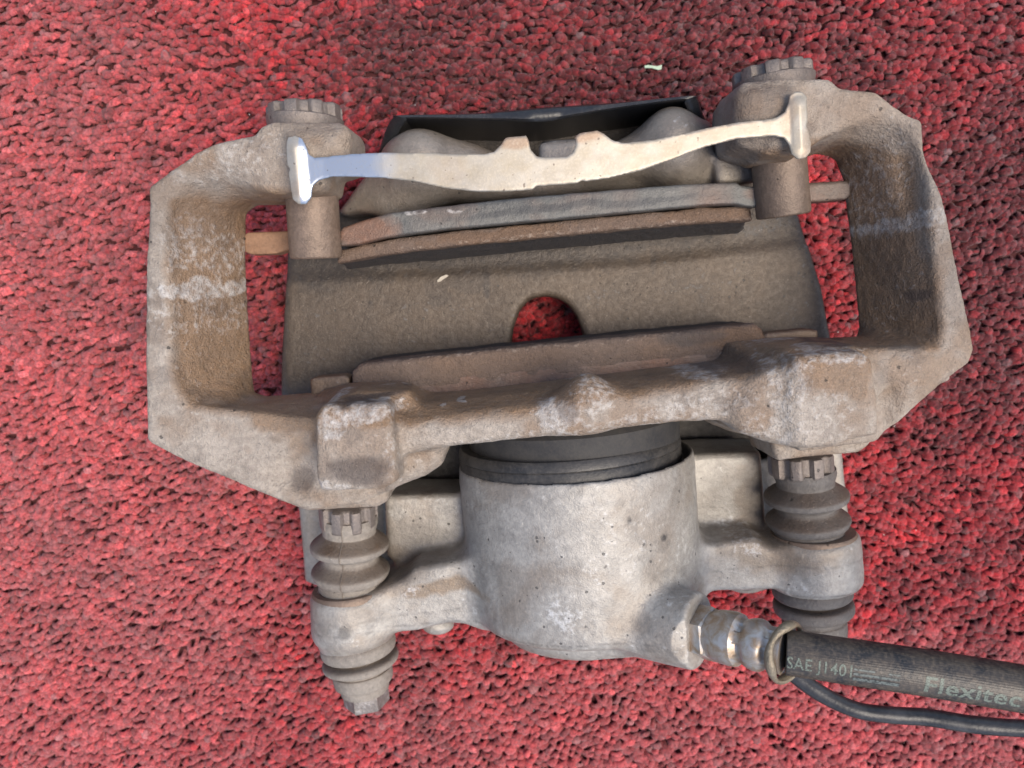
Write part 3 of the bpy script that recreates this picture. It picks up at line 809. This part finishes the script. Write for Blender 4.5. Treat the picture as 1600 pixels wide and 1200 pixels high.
lathe_part("bolt_head", W(570, 1070, 0.057), W(574, 1101, 0.057), [(0, .0094), (.90, .0094), (.96, .0090), (1, .0080)], 'collar', cal, "grey hexagonal bolt head", (.1, .45, .1), 6, rot=0.35)
# right
a, b = W(1257, 732, 0.060), W(1263, 835, 0.058)
upper_boot(a, b, 0.0158, 'dark_boot', "dark rubber bellows boot")
fluted(W(1250, 708, 0.060), W(1252, 741, 0.060), 0.0125, 9, cal, "dark brown fluted collar under the right lug", rot=0.2)
lathe_part("lower_boot", W(1268, 905, 0.058), W(1274, 1000, 0.058), smoothprof([(0, .0138), (.08, .0152), (.20, .0157), (.26, .0150), (.29, .0126), (.32, .0126), (.35, .0152), (.42, .0158), (.50, .0156), (.55, .0140), (.58, .0122), (.64, .0122), (.68, .0126), (.90, .0124), (1.0, .010)], 3), 'dark_boot', cal, "dark ribbed boot beside the hose")
# counterbore rings at the lug faces
lathe_part("lug_washer", lA - vdir * 0.0006, lA + vdir * 0.002, [(0, .0154), (.3, .0160), (1, .0160)], 'post', cal)
lathe_part("lug_washer", rA - vdir * 0.0006, rA + vdir * 0.002, [(0, .0162), (.3, .0168), (1, .0168)], 'post', cal)
# far ends
fluted(W(477, 196, 0.064), W(475, 166, 0.064), 0.0138, 9, cal, "grey fluted sleeve end at the left arm", rot=0.1)
lathe_part("sleeve_flange", W(477, 205, 0.064), W(477, 185, 0.064), [(0, .0135), (.7, .0141), (.9, .0141), (1, .0136)], 'collar', cal, w=(.4, 0, 0))
fluted(W(1208, 138, 0.066), W(1205, 106, 0.066), 0.0142, 9, cal, "dark fluted sleeve end at the right arm", rot=0.3)
lathe_part("sleeve_flange", W(1210, 146, 0.066), W(1208, 124, 0.066), [(0, .0138), (.7, .0146), (.9, .0146), (1, .0140)], 'collar', cal, w=(.4, 0, .3))
# posts that carry the outer pad
lathe_part("guide_post", W(484, 262, 0.070), W(494, 404, 0.068), [(0, .0094), (.2, .0096), (.97, .0096), (.99, .0093), (1, .0086)], 'post', cal, "brown oxidised round post at the left end of the outer pad")
lathe_part("guide_post", W(1214, 215, 0.070), W(1224, 338, 0.068), [(0, .0094), (.2, .0098), (.97, .0098), (.99, .0095), (1, .0088)], 'post', cal, "grey brown round post at the right end of the outer pad", (.1, 0, .25))

# ---- stainless spring clip across the far bosses
f = Field([-0.090, 0.020, 0.086], [0.125, 0.092, 0.112], 0.0005)
ZC = 0.0985
clipP = [(446,222),(449,214),(460,211),(471,215),(477,226),(482,241),(491,246),(510,244),(545,241),(600,239),(690,241),(755,243),(772,239),(782,229),(790,217),(822,214),(826,222),(829,236),(838,246),(850,248),(885,246),(894,240),(899,228),(897,216),(905,210),(932,206),(942,211),(955,221),(972,225),(1020,220),(1100,202),(1150,192),(1196,187),(1212,184),(1225,176),(1231,162),(1233,150),(1241,143),(1252,143),(1260,151),(1261,178),(1261,192),(1258,197),(1263,203),(1267,225),(1266,238),(1258,248),(1245,249),(1236,241),(1232,226),(1224,216),(1208,213),(1150,218),(1100,231),(1050,250),(1000,268),(950,280),(915,285),(908,284),(901,288),(850,292),(838,292),(832,298),(790,301),(745,301),(700,296),(650,285),(600,279),(560,277),(520,276),(498,281),(488,290),(486,308),(478,319),(466,319),(457,312),(453,290),(450,270),(453,264),(448,258)]
P2 = [W(p[0], p[1], ZC)[:2] for p in clipP]
sl = tuple(slice(0, None) for _ in range(3))
X2, Y2 = np.meshgrid(f.ax[0], f.ax[1], indexing='ij')
d2 = poly_sdf(X2, Y2, P2)
u = X2
xl, xm, xr = W(480, 260, ZC)[0], W(600, 260, ZC)[0], W(1235, 200, ZC)[0]
zf = ZC + 0.0022 * np.sin(np.clip((u - xl) / (xr - xl), 0, 1) * pi)
zf = zf - 0.0010 * np.clip((xm - u) / 0.02, 0, 1)
def bead(p, q, w, hgt):
    a = W(*p, ZC)[:2]; b = W(*q, ZC)[:2]; e = b - a
    t = np.clip(((X2 - a[0]) * e[0] + (Y2 - a[1]) * e[1]) / (e @ e), 0, 1)
    dd = np.sqrt((X2 - a[0] - e[0]*t)**2 + (Y2 - a[1] - e[1]*t)**2)
    return hgt * np.clip(1 - dd / w, 0, 1) ** 0.7
zf = zf + bead((460, 232), (468, 303), 0.0034, 0.0013) + bead((1247, 165), (1250, 232), 0.0030, 0.0010)
f.F = smax(np.broadcast_to(d2[:, :, None], tuple(f.n)), np.abs(f.ax[2][None, None, :] - zf[:, :, None]) - 0.0006, 0.0003).astype(np.float32)
V, Q = f.mesh()
cream_reflection = np.clip((V[:, 0] + fbm(V, 0.006, 4) * 0.003 - W(585, 260, ZC)[0]) / 0.008, 0, 1) ** 0.8  # cream tone right of the bend: a warm reflection put into the colour
cream_reflection = np.maximum(cream_reflection, (V[:, 0] < W(467, 260, ZC)[0]) * 0.9)
cream_reflection = np.clip(cream_reflection + fbm(V, 0.004, 3) * 0.12 * cream_reflection, 0, 1)
part("spring_clip", V, Q, M['clip'], cal, "bright flat steel spring clip with T shaped ends", attrs={"wear_shade": np.c_[cream_reflection, spots(V, [(806,222,ZC,26,10,0,.9),(915,214,ZC,26,10,0,.9),(1228,175,ZC,12,40,0,.5),(1130,210,ZC,60,24,10,.35),(1045,240,ZC,40,12,18,.3),(1262,235,ZC,10,30,0,.5),(465,300,ZC,18,14,0,.4),(700,262,ZC,30,20,0,.2)], 0.002, 13), cream_reflection * 0]}, sharp=None)

# ---- black outer plate behind the fingers
rim = [(596,236,0.046),(606,205,0.052),(618,184,0.058),(632,180,0.059),(760,178,0.060),(900,168,0.060),(1000,158,0.060),(1078,150,0.060),(1087,156,0.059),(1094,176,0.056),(1102,196,0.050)]
C = catmull([W(*p) for p in rim], 8)
cen = W(850, 260, 0.03)
inn = cen[None] - C; inn[:, 2] = 0; inn /= np.linalg.norm(inn, axis=1)[:, None]
rows = [C + inn * 0.0040 + [0, 0, -0.0008], C + inn * 0.0030 + [0, 0, 0.0002], C + [0, 0, 0], C - inn * 0.0012 + [0, 0, -0.0012], C - inn * 0.0016 + [0, 0, -0.004]]
low = C.copy(); low[:, 2] = 0.010
rows += [low - inn * 0.0016]
low2 = C.copy(); low2[:, 2] = 0.010
rows2 = [low2 + inn * 0.0030, C + inn * 0.0036 + [0, 0, -0.003]]
allrows = rows + rows2
n = len(C); V = np.vstack(allrows); F = []
for i in range(len(allrows)):
    j = (i + 1) % len(allrows)
    for k in range(n - 1):
        F.append((i*n+k, i*n+k+1, j*n+k+1, j*n+k))
F.append(tuple(i*n for i in range(len(allrows)))); F.append(tuple(i*n+n-1 for i in range(len(allrows)))[::-1])
part("outer_plate", V, F, M['black'], cal, "black painted plate standing behind the fingers", sharp=50)

# ------------------------------------------------------------------ brake pads
def loft_part(name, levels, material, parent, label=None, w=(0, 0, 0), h=0.0006, kr=0.0012, rough=0.00012, specs=None, zdark=None):
    Ls = [(z, [W(p[0], p[1], p[2] if len(p) > 2 else z) for p in P]) for z, P in levels]
    allp = np.array([p for _, P in Ls for p in P])
    f = Field([allp[:, 0].min() - 0.003, allp[:, 1].min() - 0.003, Ls[0][0] - 0.003], [allp[:, 0].max() + 0.003, allp[:, 1].max() + 0.003, Ls[-1][0] + 0.003], h)
    f.loft(levels, 0.001, kr)
    V, Q = f.mesh()
    Nn = vnormals(V, Q)
    V = V + Nn * (fbm(V, 0.005, 21, 3) * rough * 2)[:, None]
    A = np.tile(np.array([w], float), (len(V), 1))
    A[:, 0] = np.clip(A[:, 0] + fbm(V, 0.02, 33, 2) * 0.5 * (A[:, 0] > 0), 0, 1)
    if specs:
        for ch, sp_ in specs.items(): A[:, ch] = np.maximum(A[:, ch], spots(V, sp_, 0.002, 7))
    if zdark is not None: A[:, 2] = np.maximum(A[:, 2], np.clip((zdark - V[:, 2] + fbm(V, 0.006, 3) * 0.002) / 0.0025, 0, 1)); A[:, 0] *= 1 - A[:, 2]  # lower lining face darkened: its deep shade is put into the colour
    return part(name, V, Q, M[material], parent, label, attrs={"wear_shade": A}, sharp=None)

outer = thing("brake_pad", "outer brake pad between the two posts, grey painted edge over a rusty lining", "brake pad", W(860, 340, 0.03), "brake pads held in the caliper")
zt = 0.068
bt = [(530,362),(534,355),(560,346),(610,332),(700,321),(850,305),(1000,293),(1078,287),(1150,284),(1160,290),(1190,292),(1193,320),(1178,324),(1160,322),(1150,319),(1100,321),(900,340),(700,358),(640,366),(600,372),(560,382),(531,385)]
loft_part("backing_plate", [(0.030, z_(bt, zt)), (zt, bt)], 'backing', outer, w=(0.02, 0, 0),
          specs={0: [(570,362,zt,50,22,10,.85),(1180,300,zt,16,10,0,.4)], 1: [(650,332,zt,22,4,4,1.),(710,327,zt,16,3,4,.9)], 2: [(900,322,zt,180,6,5,.7)]})
ft = [(528,391),(560,384),(604,374),(700,362),(900,343),(1100,324),(1160,322),(1174,324),(1178,344),(1100,348),(900,366),(700,386),(600,398),(526,412)]
loft_part("friction_lining", [(0.034, z_(ft[:8], zt-.004) + [(1184,352,0.050),(1170,362,0.050),(1100,366,0.050),(900,384,0.050),(700,404,0.050),(600,412,0.050),(528,420,0.050)]),
                              (0.054, z_(ft, zt-.004)), (zt - 0.004, ft)], 'lining', outer, w=(0.35, 0, 0), kr=0.002, rough=0.00022,
          specs={0: [(780,368,.064,120,12,5,1.),(1100,335,.064,90,12,5,.9)], 1: [(900,362,.064,300,3,5,.5)], }, zdark=0.0585)
e1 = [(380,368),(386,363),(452,360),(458,364),(458,388),(430,397),(392,398),(382,394)]
loft_part("ear", [(0.046, z_(e1, .056)), (0.056, e1)], 'rust', outer, "orange rusty ear left of the post", (0.1, 0, 0))
e2 = [(1258,286),(1324,282),(1331,287),(1331,304),(1322,312),(1262,316)]
loft_part("ear", [(0.046, z_(e2, .056)), (0.058, e2)], 'backing', outer, "grey ear right of the post", (0.45, 0, 0))

inner_pad = thing("brake_pad", "inner brake pad tucked under the crossbar, brown rusty lining seen edge on", "brake pad", W(850, 560, 0.03), "brake pads held in the caliper")
zt = 0.062
ft = [(548,580),(560,570),(600,564),(850,538),(1000,523),(1180,506),(1192,514),(1198,530),(1190,560),(1000,580),(700,610),(548,620)]
loft_part("friction_lining", [(0.028, z_(ft, zt)), (zt, ft)], 'lining', inner_pad, w=(0.3, 0, 0), kr=0.003, rough=0.00025,
          specs={0: [(1150,525,.062,70,16,5,1.)], 2: [(1080,528,.062,50,12,6,.5)], 1: [(800,545,.062,260,3,5,.5)]}, zdark=0.050)
bt = [(510,612),(560,600),(1000,560),(1200,540),(1200,570),(1000,592),(560,632),(512,636)]
loft_part("backing_plate", [(0.028, z_(bt, zt)), (zt, bt)], 'backing', inner_pad, w=(0.7, 0, 0))
e1 = [(484,594),(490,590),(538,586),(546,590),(548,612),(486,620)]
loft_part("ear", [(0.048, z_(e1, .058)), (0.058, e1)], 'post', inner_pad, w=(0.5, .1, 0))
e2 = [(1192,524),(1200,520),(1262,514),(1278,516),(1279,530),(1200,545)]
loft_part("ear", [(0.048, z_(e2, .058)), (0.058, e2)], 'post', inner_pad, w=(0.6, .1, 0))

# ------------------------------------------------------------------ brake hose
hose = thing("brake_hose", "black rubber brake hose with grey printed lettering leaving the caliper at bottom right", "hose", W(1300, 1040, 0.0))
p = [hb1 - hd * 0.001]
fpts = [(1100,988,0.1030),(1122,992,0.1065),(1150,999,0.1110),(1190,1009,0.1160),(1228,1019,0.1200),(1270,1025,0.1225),(1330,1034,0.1255),(1420,1047,0.129),(1520,1063,0.1325),(1620,1080,0.136),(1750,1104,0.140)]
C = catmull([W(*q) for q in fpts], 10)
def seg_path(i0, i1): return C[i0:i1 + 1]
# hexagon nut
h0 = W(1096, 987, 0.0990); h1 = W(1119, 992, 0.1040)
V, F = lathe(h0, h1, [(0, .0092), (.06, .0097), (.90, .0097), (1, .0090)], 6, rot=0.25)
part("hex_nut", V, F, M['fitting'], hose, sharp=20)
# crimped ferrule with two waists
FC = catmull([W(1114,991,0.1030), W(1146,998,0.1090), W(1186,1008,0.1150), W(1224,1018,0.1195)], 12)
tf = np.linspace(0, 1, len(FC))
rf = np.interp(tf, [0, .06, .15, .34, .42, .45, .49, .53, .57, .66, .74, .78, .82, .9, 1], [.0080, .0085, .0090, .0092, .0088, .0078, .0075, .0078, .0084, .0087, .0083, .0074, .0072, .0074, .0076])
def crimp(a, i):
    t = tf[min(i, len(tf)-1)]
    k = max(0, 1 - abs(t - .49) / .07) + max(0, 1 - abs(t - .82) / .09)
    return 1 - 0.13 * k * (0.5 + 0.5 * np.sign(cos(6 * a)))
V, F = tube(FC, rf, 72, crimp)
part("crimped_ferrule", V, F, M['fitting'], hose, sharp=28)
# rolled ring at the mouth
T, Nf, Bf = frames(FC)
c = FC[-1] + T[-1] * 0.001; d = T[-1] + np.array([0, 0, 0.55]); d /= np.linalg.norm(d); d, n_, b_ = ortho(d)
ring = np.array([c + 0.0096 * (cos(a) * n_ + sin(a) * b_) + d * 0.0006 * sin(3 * a) for a in np.linspace(0, 2*pi, 64, endpoint=False)])
rv = []; RF = []
for i in range(64):
    a = i * 2 * pi / 64; rad_ = cos(a) * n_ + sin(a) * b_
    for g in range(10):
        q = g * 2 * pi / 10
        rv.append(ring[i] + (0.0011 + 0.0003 * sin(4 * a + 1)) * (cos(q) * rad_ * 1.1 + sin(q) * d * 1.3))
for i in range(64):
    for g in range(10):
        j = (i + 1) % 64; h_ = (g + 1) % 10
        RF.append((i*10+g, j*10+g, j*10+h_, i*10+h_))
M['ring'] = cast_material("dirty_brass_ring", (0.24, 0.20, 0.14), (0.36, 0.31, 0.23), (0.13, 0.10, 0.07), (0.4, 0.36, 0.3), (0.05, 0.04, 0.03), 0.5, 0.5, 0.0003)
part("collar_ring", np.array(rv), RF, M['ring'], hose, attrs=wear_shade(len(rv), .2, .2, .1))
# hose body with fine lengthwise ribs
HP = catmull([W(*q) for q in fpts[4:]], 24)
RH = 0.0072
V, F = tube(HP, RH, 180, lambda a, i: 1 + 0.006 * (1 if cos(60 * a) > 0 else -1))
body = part("hose_body", V, F, M['hose'], hose, sharp=None)
# print wrapped on the hose
seglen = np.linalg.norm(np.diff(HP, axis=0), axis=1); cum = np.r_[0, np.cumsum(seglen)]
T, Nf, Bf = frames(HP)
def on_hose(s, w, lift):
    """s metres along, w metres across (+ = towards the top of the picture)"""
    s = np.clip(s, 0, cum[-1] - 1e-6)
    i = np.clip(np.searchsorted(cum, s) - 1, 0, len(HP) - 2); t = ((s - cum[i]) / seglen[i])[:, None]
    P = HP[i] * (1 - t) + HP[i+1] * t; Nn = Nf[i] * (1 - t) + Nf[i+1] * t; Bb = Bf[i] * (1 - t) + Bf[i+1] * t
    a = w / RH
    # B = T x N : for a hose running right with N up, B points to the bottom of the picture
    return P + (RH + lift) * (np.cos(a)[:, None] * Nn + np.sin(a)[:, None] * -Bb)
def sx_of(px):
    Q = HP; best = min(range(len(Q)), key=lambda i: abs(proj(Q[i])[0] - px)); return cum[best]
def proj(p):
    q = p - np.array([0, 0, H]); c, s = cos(TILT), sin(TILT)
    yc = q[1] * c - q[2] * s; zc = q[1] * s + q[2] * c
    return (800 + FPX * q[0] / -zc, 600 - FPX * yc / -zc)
sgn = 1.0 if np.dot(Bf[10], np.array([0, 1, 0])) < 0 else -1.0
def hose_text(txt, px0, size, w0, material, name, bold=0.0, stretch=1.0):
    cu = bpy.data.curves.new(name, 'FONT'); cu.body = txt; cu.size = size; cu.offset = bold
    cu.resolution_u = 3; cu.space_character = 1.06
    ob = bpy.data.objects.new(name, cu); COL.objects.link(ob)
    bpy.context.view_layer.update()
    me = bpy.data.meshes.new_from_object(ob.evaluated_get(bpy.context.evaluated_depsgraph_get()))
    bpy.data.objects.remove(ob)
    import bmesh
    bm = bmesh.new(); bm.from_mesh(me)
    bmesh.ops.triangulate(bm, faces=bm.faces[:])
    for _ in range(2):
        bmesh.ops.subdivide_edges(bm, edges=[e for e in bm.edges if e.calc_length() > size * 0.16], cuts=1)
        bmesh.ops.triangulate(bm, faces=bm.faces[:])
    v = np.array([x.co[:] for x in bm.verts]); fs = [tuple(w.index for w in g.verts) for g in bm.faces]
    bm.free()
    s0 = sx_of(px0)
    V = on_hose(s0 + v[:, 0] * stretch, sgn * (v[:, 1] - size * 0.35 + w0), 0.00008)
    part(name, V, fs, M[material], body, sharp=None)
hose_text("SAE J1401", 1214, 0.0056, 0.0000, 'print', "printed_lettering", 0.00006, 0.80)
hose_text("Flexitec", 1430, 0.0074, -0.0006, 'print', "printed_lettering", 0.00016, 1.12)
bars = []
s0, s1_ = sx_of(1326), sx_of(1398)
for (w0, w1, e0, e1_) in [(-0.0030, -0.0018, 0, 1), (-0.0010, -0.0002, 0.0, 1), (0.0006, 0.0012, 0.0, .45), (0.0006, 0.0012, .75, 1)]:
    ns = 10
    ss = np.linspace(s0 + (s1_ - s0) * e0, s0 + (s1_ - s0) * e1_, ns)
    v = np.vstack([on_hose(ss, np.full(ns, sgn * w0), 0.00008), on_hose(ss, np.full(ns, sgn * (w0 + w1) / 2), 0.00009), on_hose(ss, np.full(ns, sgn * w1), 0.00008)])
    ff = [(r*ns+i, r*ns+i+1, (r+1)*ns+i+1, (r+1)*ns+i) for r in (0, 1) for i in range(ns - 1)]
    bars.append((v, ff))
V, F = merge(*bars)
part("printed_stripes", V, F, M['bar_print'], body, sharp=None)

# ------------------------------------------------------------------ thin cable under the hose
CC = catmull([W(*q) for q in [(1205,1030,0.070),(1238,1052,0.074),(1280,1082,0.078),(1335,1108,0.082),(1390,1117,0.084),(1450,1121,0.086),(1520,1132,0.090),(1600,1138,0.094),(1720,1140,0.10)]], 12)
V, F = tube(CC, 0.0032 * (1 + 0.06 * vnoise(CC, 0.01, 2)), 28)
V = V + (fbm(V, 0.008, 3, 2) * 0.0003)[:, None] * np.array([0.3, 0.6, 0.7])
o = part("rubber_cable", V, F, M['cable'], None, sharp=None)
o['label'] = "thin black rubber cable curving out from beneath the thick hose"; o['category'] = "cable"

# ------------------------------------------------------------------ litter
def shard(name, outline, z, t, material, label=None, cat=None):
    P = [W(px, py, z) for px, py in outline]; n = len(P)
    bot = np.array(P); top = bot + [0, 0, t]; top[:, 2] += np.linspace(0, t * 0.8, n)
    V = np.vstack([bot, top])
    F = [tuple(range(n)), tuple(range(2*n - 1, n - 1, -1))] + [(i, i + n, (i+1) % n + n, (i+1) % n) for i in range(n)]
    o = part(name, V, F, M[material], None, smooth=False, sharp=None)
    if label: o['label'] = label; o['category'] = cat
    return o
shard("plastic_chip", [(1007,103),(1012,102),(1026,104),(1034,102),(1033,109),(1028,110),(1018,107),(1007,107)], 0.0005, 0.0005, 'chip', "tiny pale green chip on the carpet above the black plate", "chip")
shard("paint_flake", [(683,438),(690,432),(698,429),(701,431),(695,435),(688,440),(684,441)], 0.0262, 0.0004, 'flake', "small cream flake lying on the dark bridge plate", "flake")
GV = []; GF = []; o_ = 0
for i in range(170):
    px, py = random.uniform(0, 1600), random.uniform(0, 1200)
    c = W(px, py, 0.0006 + random.uniform(-0.0008, 0.0004)); r = random.uniform(0.00015, 0.0004)
    v = [c + r * np.array([random.gauss(0, 1), random.gauss(0, 1), random.gauss(0, .7)]) * 0.7 for _ in range(4)]
    GV += v; GF += [(o_, o_+1, o_+2), (o_, o_+1, o_+3), (o_+1, o_+2, o_+3), (o_, o_+2, o_+3)]; o_ += 4
part("grit", np.array(GV), GF, M['grit'], carpet, smooth=False, sharp=None, kind='stuff')

#print('TRIS', sum(len(o.data.polygons) * 2 for o in bpy.data.objects if o.type == 'MESH'))
